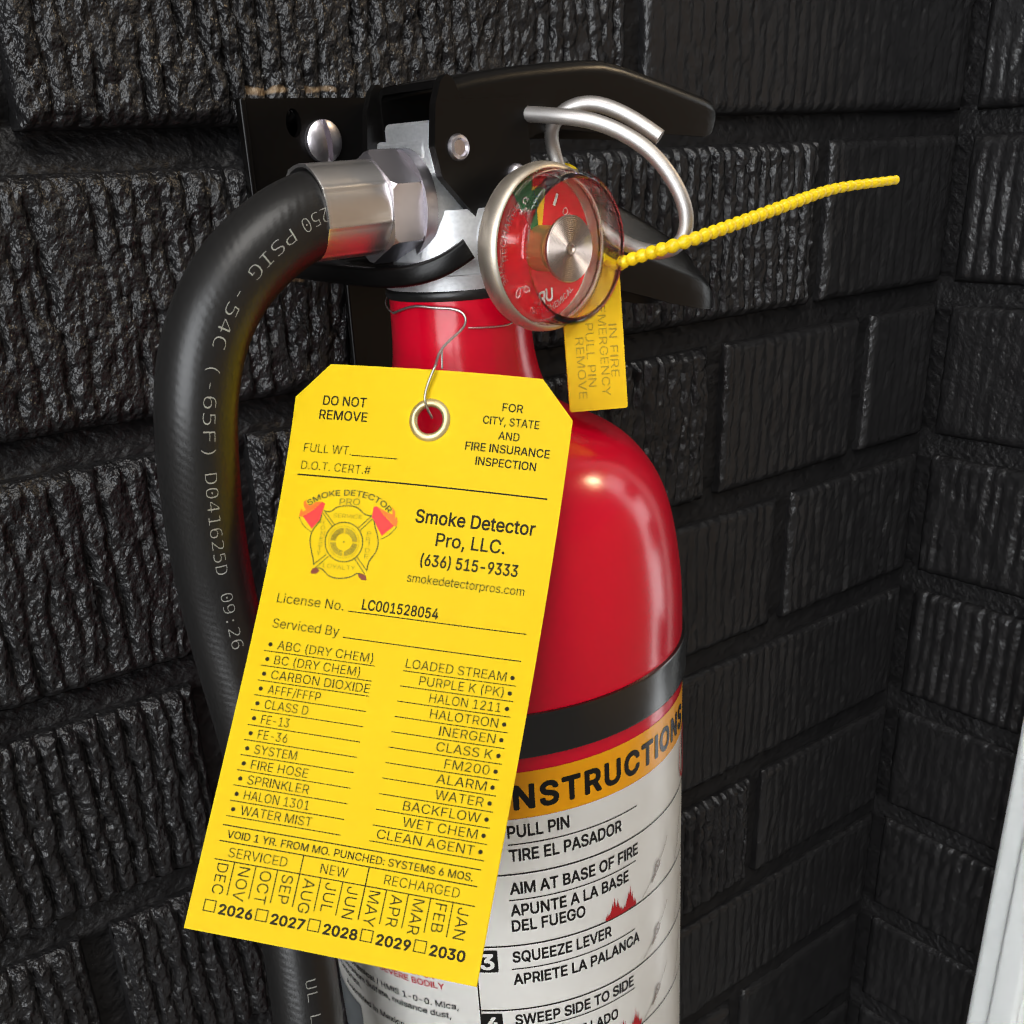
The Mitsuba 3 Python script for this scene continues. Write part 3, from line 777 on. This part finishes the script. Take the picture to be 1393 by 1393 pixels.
def bar(path, wdt, thk):
    path = np.array(path, float)
    t = np.gradient(path, axis=0)
    t /= np.linalg.norm(t, axis=1, keepdims=True)
    out = []
    for p_, d, w_, k in zip(path, t, np.broadcast_to(wdt, len(path)), np.broadcast_to(thk, len(path))):
        s_ = np.cross(d, V(0, 0, 1))
        s_ /= np.linalg.norm(s_)
        u_ = np.cross(s_, d)
        c = []
        for q in np.linspace(0, 2 * np.pi, 16, endpoint=False):
            cx, cy = math.cos(q), math.sin(q)
            c.append(p_ + s_ * (w_ / 2) * np.sign(cx) * abs(cx) ** .45 + u_ * (k / 2) * np.sign(cy) * abs(cy) ** .45)
        out.append(np.array(c))
    out = [out[0] * 0 + out[0].mean(0)] + out + [out[-1] * 0 + out[-1].mean(0)]
    return loft(out)


for sgn in (-1, 1):
    pth = spline([(sgn * 0.0120, 0.0640, 0.2268), (sgn * 0.0185, 0.0400, 0.2264), (sgn * 0.0205, 0.0150, 0.2260), (sgn * 0.0205, 0.0000, 0.2259), (sgn * 0.0190, -0.0090, 0.2263), (sgn * 0.0150, -0.0150, 0.2280), (sgn * 0.0098, -0.0186, 0.2312)], 40)
    wd = np.interp(np.linspace(0, 1, 40), [0, .5, .8, 1], [0.014, 0.008, 0.0050, 0.0030])
    obj('fork_arm', WM(bar(pth, wd, 0.0046)), 'black_enamel', br, smooth=40)
obj('fork_web', man(rbox(tuple(W((-0.019, 0.030, 0.0)) * [1, 1, 0] + [0, 0, -0.0255]), tuple(W((0.019, 0.064, 0.0)) * [1, 1, 0] + [0, 0, -0.0225]), 0.001)), 'black_enamel', br, smooth=35)
obj('back_strip', man(rbox((0.1700, -0.0062, -0.150), (0.1900, -0.0040, -0.0105), 0.0008)), 'black_enamel', br, smooth=35)
# slotted round-head screw holding the plate
sc = m3.Manifold.sphere(0.0066, 48).scale([1, 1, 0.62]).translate([0, 0, -0.0006]) ^ m3.Manifold.cube([0.02, 0.02, 0.02], True).translate([0, 0, 0.0098])
sc = (sc ^ m3.Manifold.cylinder(0.02, 0.0053, 0.0053, 48)) - m3.Manifold.cube([0.0016, 0.02, 0.006], True).translate([0.0004, 0, 0.0036])
Rs = np.stack([V(1, 0, 0), V(0, 0, 1), V(0, -1, 0)], 1)
tl = np.array([[math.cos(.12), -math.sin(.12), 0], [math.sin(.12), math.cos(.12), 0], [0, 0, 1]])
obj('screw', man(sc.transform(np.hstack([Rs @ tl, V(0.1672, -0.0050, 0.0044)[:, None]]))), 'plated_steel', br, smooth=35)

# ================================================================ inspection tag
TQ = dict(pos=V(0.11310, -0.10858, -0.09130), rv=V(0.91467, -0.39055, -0.88636), k1=2.69424, k2=-15.75333)
th_ = np.linalg.norm(TQ['rv'])
kx, ky, kz = TQ['rv'] / th_
K = np.array([[0, -kz, ky], [kz, 0, -kx], [-ky, kx, 0]])
TR = np.eye(3) + math.sin(th_) * K + (1 - math.cos(th_)) * K @ K
vv = np.linspace(-0.01, 0.14, 301)
tt = TQ['k1'] * (vv - 0.06) + TQ['k2'] * (vv - 0.06) ** 2
dv = vv[1] - vv[0]
yy = np.concatenate([[0], np.cumsum(np.cos((tt[1:] + tt[:-1]) / 2) * dv)])
zz = np.concatenate([[0], np.cumsum(np.sin((tt[1:] + tt[:-1]) / 2) * dv)])
yy -= np.interp(0.06, vv, yy)
zz -= np.interp(0.06, vv, zz)


def on_tag(off):
    """flat (u to the right, -v downwards) -> the bent card's face, off metres in front of it"""
    def fn(p):
        v = -p[:, 1]
        t = np.interp(v, vv, tt)
        wave = 0.00045 * np.sin(70 * p[:, 0] + 34 * v + 0.6) + 0.0009 * (p[:, 0] / 0.033) ** 2 * np.sin(30 * v - 1.2)
        L = np.stack([p[:, 0], -(np.interp(v, vv, yy) - off * np.sin(t)), np.interp(v, vv, zz) + off * np.cos(t) + wave], 1)
        return TQ['pos'] + 0.95 * (L @ TR.T)      # the card is 63 mm wide
    return fn


tag = thing('inspection_tag', 'yellow cardboard inspection tag with cut corners and black print, hung in front of the extinguisher', 'tag')
TW, TH = 0.0667, 0.1327
outl = Polygon([(-0.0253, 0), (0.0256, 0), (TW / 2, -0.0083), (TW / 2, -TH), (-TW / 2, -TH), (-TW / 2, -0.0081)])
EC = (0.0007, -0.0114)
cardp = outl.difference(Point(*EC).buffer(0.0034, quad_segs=16))
v2, f2 = refine2d(cardp, 0.005)
nv_ = len(v2)
front, backv = on_tag(0.0)(v2), on_tag(-0.00035)(v2)
ed = np.sort(np.vstack([f2[:, [0, 1]], f2[:, [1, 2]], f2[:, [2, 0]]]), axis=1)
uq, ct = np.unique(ed, axis=0, return_counts=True)
be = set(map(tuple, uq[ct == 1]))
sf = []
for tri in f2:
    for a, b in ((0, 1), (1, 2), (2, 0)):
        if tuple(sorted((tri[a], tri[b]))) in be:
            A, B = tri[a], tri[b]
            sf += [[B, A, A + nv_], [B, A + nv_, B + nv_]]
card = obj('card', trimesh.Trimesh(np.vstack([front, backv]), np.vstack([f2, f2[:, ::-1] + nv_, np.array(sf)]), process=False), 'tag_card', tag, smooth=40)
# brass eyelet
er = [(0.0031, -0.0006), (0.0031, 0.0002), (0.0034, 0.0007), (0.0039, 0.0009), (0.0045, 0.0006), (0.0049, 0.00012)]
em = revolve(er, 64)
ev = np.array([on_tag(p_[2])(np.array([[EC[0] + p_[0], EC[1] + p_[1]]]))[0] for p_ in em.vertices])
obj('eyelet', trimesh.Trimesh(ev, em.faces, process=False), 'eyelet_brass', tag, smooth=50)
INK = on_tag(0.00014)


def tag_text(text, u0, u1, v, cap, ink='tag_ink', bold=0.0):
    bold += 0.016
    pl, wd = text_polys(text, cap / 1e3, (u1 - u0) / 1e3, 'sans', bold)
    obj('lettering', polys_mesh([affinity.translate(g, u0 / 1e3, -v / 1e3) for g in pl], INK, 0.004), ink, card)


def tag_rule(u0, v0, u1, v1, t=0.22, ink='tag_ink'):
    g = LineString([(u0 / 1e3, -v0 / 1e3), (u1 / 1e3, -v1 / 1e3)]).buffer(t / 2e3, cap_style='flat')
    obj('rule', polys_mesh([g], INK, 0.006), ink, card)


for a_ in (('DO NOT', -26.1, -15.2, 9.55, 2.15, 'tag_ink', 0.0), ('REMOVE', -26.6, -14.5, 12.9, 2.15, 'tag_ink', 0.0), ('FOR', 17.3, 22.0, 7.95, 1.75, 'tag_ink', 0.0), ('CITY, STATE', 13.2, 26.1, 11.1, 1.75, 'tag_ink', 0.0), ('AND', 17.2, 22.0, 14.3, 1.75, 'tag_ink', 0.0),
           ('FIRE INSURANCE', 9.9, 29.3, 17.3, 1.8, 'tag_ink', 0.005), ('INSPECTION', 12.7, 26.6, 20.45, 1.8, 'tag_ink', 0.005), ('FULL WT.', -29.3, -17.3, 20.9, 2.05, 'tag_ink', -0.03), ('D.O.T. CERT.#', -29.3, -11.8, 25.05, 2.0, 'tag_ink', -0.03),
           ('Smoke Detector', 0.7, 28.5, 34.9, 2.95, 'tag_ink', 0.01), ('Pro, LLC.', 6.3, 22.3, 39.8, 2.95, 'tag_ink', 0.0), ('(636) 515-9333', 3.4, 26.0, 44.6, 2.6, 'tag_ink', 0.01), ('smokedetectorpros.com', 1.0, 28.2, 48.7, 1.95, 'tag_ink', -0.02),
           ('License No.', -29.1, -12.7, 57.2, 2.2, 'tag_ink', -0.025), ('LC001528054', -8.4, 9.6, 56.35, 2.35, 'tag_ink', 0.01), ('Serviced By', -28.9, -12.7, 63.2, 2.2, 'tag_ink', -0.025)):
    tag_text(*a_)
tag_rule(-17.1, 20.9, -5.8, 20.9, .2)
tag_rule(-29.9, 26.4, 30.1, 26.4, .34)
tag_rule(-11.6, 57.15, 30.2, 57.15, .22)
tag_rule(-11.6, 63.3, 30.1, 63.3, .22)
ROW = 3.483
LEFT = ['ABC (DRY CHEM)', 'BC (DRY CHEM)', 'CARBON DIOXIDE', 'AFFF/FFFP', 'CLASS D', 'FE-13', 'FE-36', 'SYSTEM', 'FIRE HOSE', 'SPRINKLER', 'HALON 1301', 'WATER MIST']
RIGHT = ['LOADED STREAM', 'PURPLE K (PK)', 'HALON 1211', 'HALOTRON', 'INERGEN', 'CLASS K', 'FM200', 'ALARM', 'WATER', 'BACKFLOW', 'WET CHEM', 'CLEAN AGENT']
LEND = [-3.6, -6.0, -3.0, -14.0, -16.2, -20.0, -19.6, -16.6, -13.2, -12.2, -11.4, -10.0]
RBEG = [4.2, 8.0, 11.0, 11.8, 14.6, 14.6, 17.2, 16.0, 16.4, 9.8, 10.4, 5.2]
for i in range(12):
    b = 68.15 + ROW * i
    tag_text(LEFT[i], -26.6, LEND[i], b, 2.05, 'tag_ink', -0.024)
    tag_text(RIGHT[i], RBEG[i], 27.4, b, 2.05, 'tag_ink', -0.024)
    tag_rule(-29.6, 68.8 + ROW * i, -2.9, 68.8 + ROW * i, .2)
    tag_rule(3.8, 68.9 + ROW * i, 29.9, 68.9 + ROW * i, .2)
    for u in (-28.4, 28.8):
        obj('bullet', polys_mesh([Point(u / 1e3, -(67.2 + ROW * i) / 1e3).buffer(0.00048, quad_segs=5)], INK), 'tag_ink', card)
tag_rule(-29.9, 109.2, 29.7, 109.2, .24)
tag_rule(-29.9, 112.75, 29.5, 112.75, .24)
tag_text('VOID 1 YR. FROM MO. PUNCHED: SYSTEMS 6 MOS.', -28.4, 28.3, 111.85, 1.65, 'tag_ink', -0.005)
tag_text('SERVICED', -27.1, -13.5, 115.95, 2.1, 'tag_ink', -0.03)
tag_text('NEW', -5.7, 0.5, 115.9, 2.1, 'tag_ink', -0.03)
tag_text('RECHARGED', 9.0, 26.0, 115.8, 2.1, 'tag_ink', -0.03)
tag_rule(-30.0, 116.85, 29.8, 116.85, .22)
tag_rule(-10.15, 112.75, -10.15, 124.0, .22)
tag_rule(5.0, 112.75, 5.0, 124.1, .24)
MON = ['DEC', 'NOV', 'OCT', 'SEP', 'AUG', 'JUL', 'JUN', 'MAY', 'APR', 'MAR', 'FEB', 'JAN']
for i in range(12):
    if i < 11 and i not in (3, 6):
        u = -25.3 + 5.03 * i
        tag_rule(u, 116.85, u, 124.1, .2)
    pl, wd = text_polys(MON[i], 0.00255, None, 'sans', -0.012)
    um = -25.3 + 5.03 * i - 2.55
    pl = [affinity.translate(affinity.rotate(g, -90, origin=(0, 0)), um / 1e3 - 0.00115, -0.1176) for g in pl]
    obj('lettering', polys_mesh(pl, INK, 0.004), 'tag_ink', card)
for i in range(5):
    u = -30.0 + 12.1 * i
    bx = sbox(u / 1e3, -0.1283, (u + 2.75) / 1e3, -0.1257)
    obj('check_box', polys_mesh([bx.difference(bx.buffer(-0.0002))], INK), 'tag_ink', card)
    tag_text(str(2026 + i), u + 3.6, u + 11.4, 128.35, 2.1, 'tag_ink', 0.03)

# emblem on the tag
em_xy = lambda x, y: (((-23.8 + 0.02164 * (x - 268) + 0.00372 * (y - 790)) / 1e3), -(41.9 - 0.00235 * (x - 268) + 0.0208 * (y - 790)) / 1e3)
ePoly = lambda pts: Polygon([em_xy(*p_) for p_ in pts])
eLine = lambda pts, w_=0.16: LineString([em_xy(*p_) for p_ in pts]).buffer(w_ / 2e3)


def ecirc(r):
    return ePoly([(648 + r * math.cos(t), 805 + r * math.sin(t) * 1.05) for t in np.linspace(0, 2 * math.pi, 48, endpoint=False)])


def smooth_line(pts, w_=0.23):
    return eLine([tuple(p_) for p_ in spline(pts, 40)], w_)


emb = [smooth_line(q) for q in ([(420, 450), (500, 460), (560, 420), (690, 400), (810, 430), (890, 500), (960, 515)], [(985, 560), (1000, 650), (1030, 790), (1000, 920), (930, 1020), (905, 1125)], [(330, 1100), (400, 1105), (480, 1180), (620, 1210), (740, 1185), (800, 1155), (860, 1170)], [(310, 1055), (300, 980), (268, 830), (290, 680), (380, 560), (395, 500)])]
emb += [ecirc(216).difference(ecirc(206))]
for a_, b_ in (((405, 470), (520, 632)), ((430, 455), (545, 612)), ((955, 520), (812, 648)), ((972, 548), (832, 676)), ((310, 1055), (450, 945)), ((335, 1090), (475, 965)), ((765, 985), (880, 1160)), ((790, 965), (905, 1125))):
    emb.append(eLine([a_, b_], .18))
obj('emblem_outline', polys_mesh(emb, INK, 0.004), 'tag_ink_light', card)
ringp = ecirc(150).difference(ecirc(92))
gaps = unary_union([eLine([(648 + 70 * math.cos(t), 805 + 70 * math.sin(t)), (648 + 170 * math.cos(t), 805 + 170 * math.sin(t))], .42) for t in (0.07, 1.64, 3.21, 4.78)])
hatch = [ringp.difference(gaps).intersection(ecirc(150 - 12 * k).difference(ecirc(143 - 12 * k))) for k in range(5)]
obj('emblem_grille', polys_mesh(hatch + [ecirc(172).difference(ecirc(169)), ecirc(10)], INK, 0.004), 'tag_ink_olive', card)
obj('emblem_axe', polys_mesh([ePoly([(180, 512), (300, 440), (400, 350), (435, 372), (402, 465), (372, 555), (282, 652)])], INK, 0.004), 'tag_ink_red', card)
obj('emblem_axe', polys_mesh([ePoly([(985, 412), (1022, 412), (1100, 515), (1205, 628), (1070, 737), (1020, 640), (985, 565), (962, 535)])], INK, 0.004), 'tag_ink_red', card)
obj('emblem_flame', polys_mesh([ePoly([(135, 512), (150, 450), (165, 425), (178, 455), (215, 440), (190, 395), (188, 350), (222, 322), (218, 362), (262, 390), (330, 352), (400, 345), (300, 436), (182, 508)])], on_tag(0.00012), 0.004), 'tag_ink_orange', card)
obj('emblem_flame', polys_mesh([ePoly([(1022, 408), (1085, 452), (1150, 490), (1190, 500), (1192, 425), (1222, 470), (1218, 545), (1238, 530), (1246, 585), (1228, 640), (1205, 624), (1102, 512)])], on_tag(0.00012), 0.004), 'tag_ink_orange', card)
obj('emblem_handle_end', polys_mesh([ePoly([(280, 1140), (300, 1100), (340, 1095), (380, 1125), (340, 1160), (290, 1160)])], on_tag(0.00018), 0.004), 'tag_ink_brown', card)
obj('emblem_handle_end', polys_mesh([ePoly([(808, 1165), (850, 1155), (895, 1180), (900, 1228), (850, 1228), (815, 1195)])], on_tag(0.00018), 0.004), 'tag_ink_brown', card)
obj('emblem_edge', polys_mesh([smooth_line([(140, 520), (180, 600), (270, 685)], .14), smooth_line([(1062, 775), (1160, 720), (1235, 640)], .14)], INK, 0.004), 'tag_ink_light', card)


def text_on(text, pts, cap, ink, bold, off=0.0002, width=None):
    path = np.array([em_xy(*p_) for p_ in spline(pts, 60)])
    sl = np.concatenate([[0], np.cumsum(np.linalg.norm(np.diff(path, axis=0), axis=1))])
    pl, wd = text_polys(text, cap / 1e3, sl[-1], 'sans', bold)
    t = np.gradient(path, axis=0)
    t /= np.linalg.norm(t, axis=1, keepdims=True)

    def fn(v):
        c = np.stack([np.interp(v[:, 0], sl, path[:, k]) for k in (0, 1)], 1)
        d = np.stack([np.interp(v[:, 0], sl, t[:, k]) for k in (0, 1)], 1)
        return on_tag(off)(c + np.stack([-d[:, 1], d[:, 0]], 1) * v[:, 1:2])
    obj('lettering', polys_mesh(pl, fn, 0.002), ink, card)


text_on('SMOKE DETECTOR', [(250, 392), (420, 312), (670, 285), (900, 320), (1060, 400), (1145, 490)], 1.35, 'tag_ink_light', 0.01)
text_on('PRO', [(600, 388), (715, 392), (828, 396)], 1.5, 'tag_ink_olive', 0.0)
text_on('SERVICE', [(528, 528), (690, 540), (850, 552)], 1.0, 'tag_ink_olive', -0.02)
text_on('LOYALTY', [(415, 1085), (600, 1112), (775, 1118)], 1.0, 'tag_ink_olive', -0.02)
for word, xs_ in (('HONESTY', [(375, 600), (385, 665), (385, 730), (375, 790), (360, 850), (348, 900), (340, 950)]), ('PRIDE', [(905, 735), (895, 800), (905, 850), (885, 920), (875, 985)])):
    for ch, (x, y) in zip(word, xs_):
        text_on(ch, [(x, y), (x + 24, y + 1), (x + 48, y + 2)] if ch != 'I' else [(x + 20, y), (x + 24, y), (x + 28, y)], 0.95, 'tag_ink_olive', -0.02)

# wire that ties the tag to the neck
wire = thing('tie_wire', 'thin steel wire looped round the red neck and through the tag eyelet', 'wire')
ring_pts = [(0.0178 * math.sin(t), -0.0178 * math.cos(t), 0.2160 - 0.0024 * math.cos(t) + 0.0028 * abs(math.sin(t / 2)) + 0.0012 * math.sin(t)) for t in np.radians(np.linspace(-31, 262, 80))]
eye_in = on_tag(-0.003)(np.array([[EC[0] - 0.0005, EC[1] + 0.0012]]))[0]
eye_rim = on_tag(0.0014)(np.array([[EC[0] - 0.0012, EC[1] + 0.0040]]))[0]
eye_up = on_tag(0.0016)(np.array([[EC[0] - 0.0010, EC[1] + 0.0075]]))[0]
toL = lambda w_: (np.asarray(w_) - A0) @ LM
E3 = toL(on_tag(0.0016)(np.array([[EC[0] + 0.0002, 0.0004]]))[0])
E0, E1, E2 = toL(eye_in), toL(eye_rim), toL(eye_up)
drop = ring_pts[-14:] + [(-0.0169, -0.0061, 0.2192), (-0.0148, -0.0105, 0.2189), (-0.0122, -0.0140, 0.2185), (-0.0108, -0.0160, 0.2174), (-0.0111, -0.0171, 0.2158), (-0.0131, -0.0180, 0.2144), (-0.0167, -0.0186, 0.2128), (-0.0205, -0.0197, 0.2109), (-0.0236, -0.0222, 0.2092), tuple(E3), tuple(E2), tuple(E1), tuple(E0)]
obj('neck_loop', tube(W(np.array(ring_pts)), 0.00020, 8), 'thin_wire', wire, smooth=True)
obj('hanging_strand', tube(W(spline(drop[13:], 120)), 0.00030, 8), 'thin_wire', wire, smooth=True)
obj('loose_end', tube(W(spline([(-0.0197, -0.0192, 0.2114), (-0.0200, -0.0194, 0.2097), (-0.0205, -0.0198, 0.2071)], 12)), 0.00026, 8), 'thin_wire', wire, smooth=True)

# ================================================================ yellow pin seal
seal = thing('pin_seal', 'yellow plastic pin seal with a long beaded tail and a flag of raised letters', 'seal')
LOOP = [(0.0275, -0.0085, 0.2456), (0.0290, -0.0100, 0.2447), (0.0292, -0.0108, 0.2435), (0.0281, -0.0111, 0.2400), (0.0259, -0.0145, 0.2340), (0.0238, -0.0218, 0.2286), (0.0225, -0.0299, 0.2252), (0.0220, -0.0338, 0.2249)]
TP = [(0.0209,-0.0340,0.2255), (0.0210,-0.0353,0.2258), (0.0222,-0.0427,0.2278), (0.0248,-0.0491,0.2296), (0.0409,-0.0507,0.2322), (0.0599,-0.0508,0.2350), (0.0762,-0.0507,0.2370), (0.0875,-0.0520,0.2374), (0.0985,-0.0532,0.2376), ]
tp = spline(TP, 520)
ts = np.concatenate([[0], np.cumsum(np.linalg.norm(np.diff(tp, axis=0), axis=1))])
fade = np.interp(ts, [0, 0.055, 0.075, 0.09], [1, 1, 0.45, 0.25])
rad = 0.00098 + fade * 0.00052 * np.abs(np.sin(np.pi * ts / 0.0027))
rad[-6:] *= np.sqrt(np.linspace(1, 0.02, 6))
obj('beaded_tail', tube(W(tp), rad, 16), 'seal_plastic', seal, smooth=60)
FT = V(0.0306, -0.0248, 0.2245)
FB = V(0.0216, -0.0340, 0.1935)
F_o = np.array([(0.0306, -0.0248, 0.2222), (0.0221, -0.0350, 0.1928), (0.0101, -0.0277, 0.1929)])
fr = F_o[1] - F_o[2]
fw_ = np.linalg.norm(fr)
fr /= fw_
fu = V(0.0149, -0.0211, 0.2245) - F_o[2]
fl_ = 0.0335
fu = fu - fr * (fu @ fr)
fu /= np.linalg.norm(fu)
fn_ = np.cross(fr, fu)


def on_flag(off):
    return lambda v: W(F_o[2] + v[:, :1] * fr + v[:, 1:2] * fu + (off if np.isscalar(off) else off[:, None]) * fn_)


fp = sbox(0, 0, fw_, fl_).buffer(-0.0006).buffer(0.0006)
fm = trimesh.creation.extrude_polygon(fp, 0.0012, engine='earcut')
fv = W(F_o[2] + fm.vertices[:, :1] * fr + fm.vertices[:, 1:2] * fu + (fm.vertices[:, 2:3] - 0.0012) * fn_)
flag = obj('flag', trimesh.Trimesh(fv, fm.faces, process=False), 'seal_flag_plastic', seal, smooth=30)
for txt, wid, end, fx in (('IN FIRE', 12.2, 7.3, 0.82), ('EMERGENCY', 20.5, 3.2, 0.645), ('PULL PIN', 14.5, 5.5, 0.415), ('REMOVE', 14.0, 2.9, 0.24)):
    pl, wd = text_polys(txt, 0.00195, wid / 1e3, 'sans', -0.01)
    pl = [affinity.translate(affinity.rotate(g, -90, origin=(0, 0)), fw_ * fx - 0.00098, (end + wid) / 1e3) for g in pl]
    obj('lettering', polys_mesh(pl, on_flag(0.00018), 0.003), 'seal_emboss', flag)
lock = spline(LOOP, 40)
obj('loop', tube(W(lock), 0.0011, 12), 'seal_plastic', seal, smooth=40)
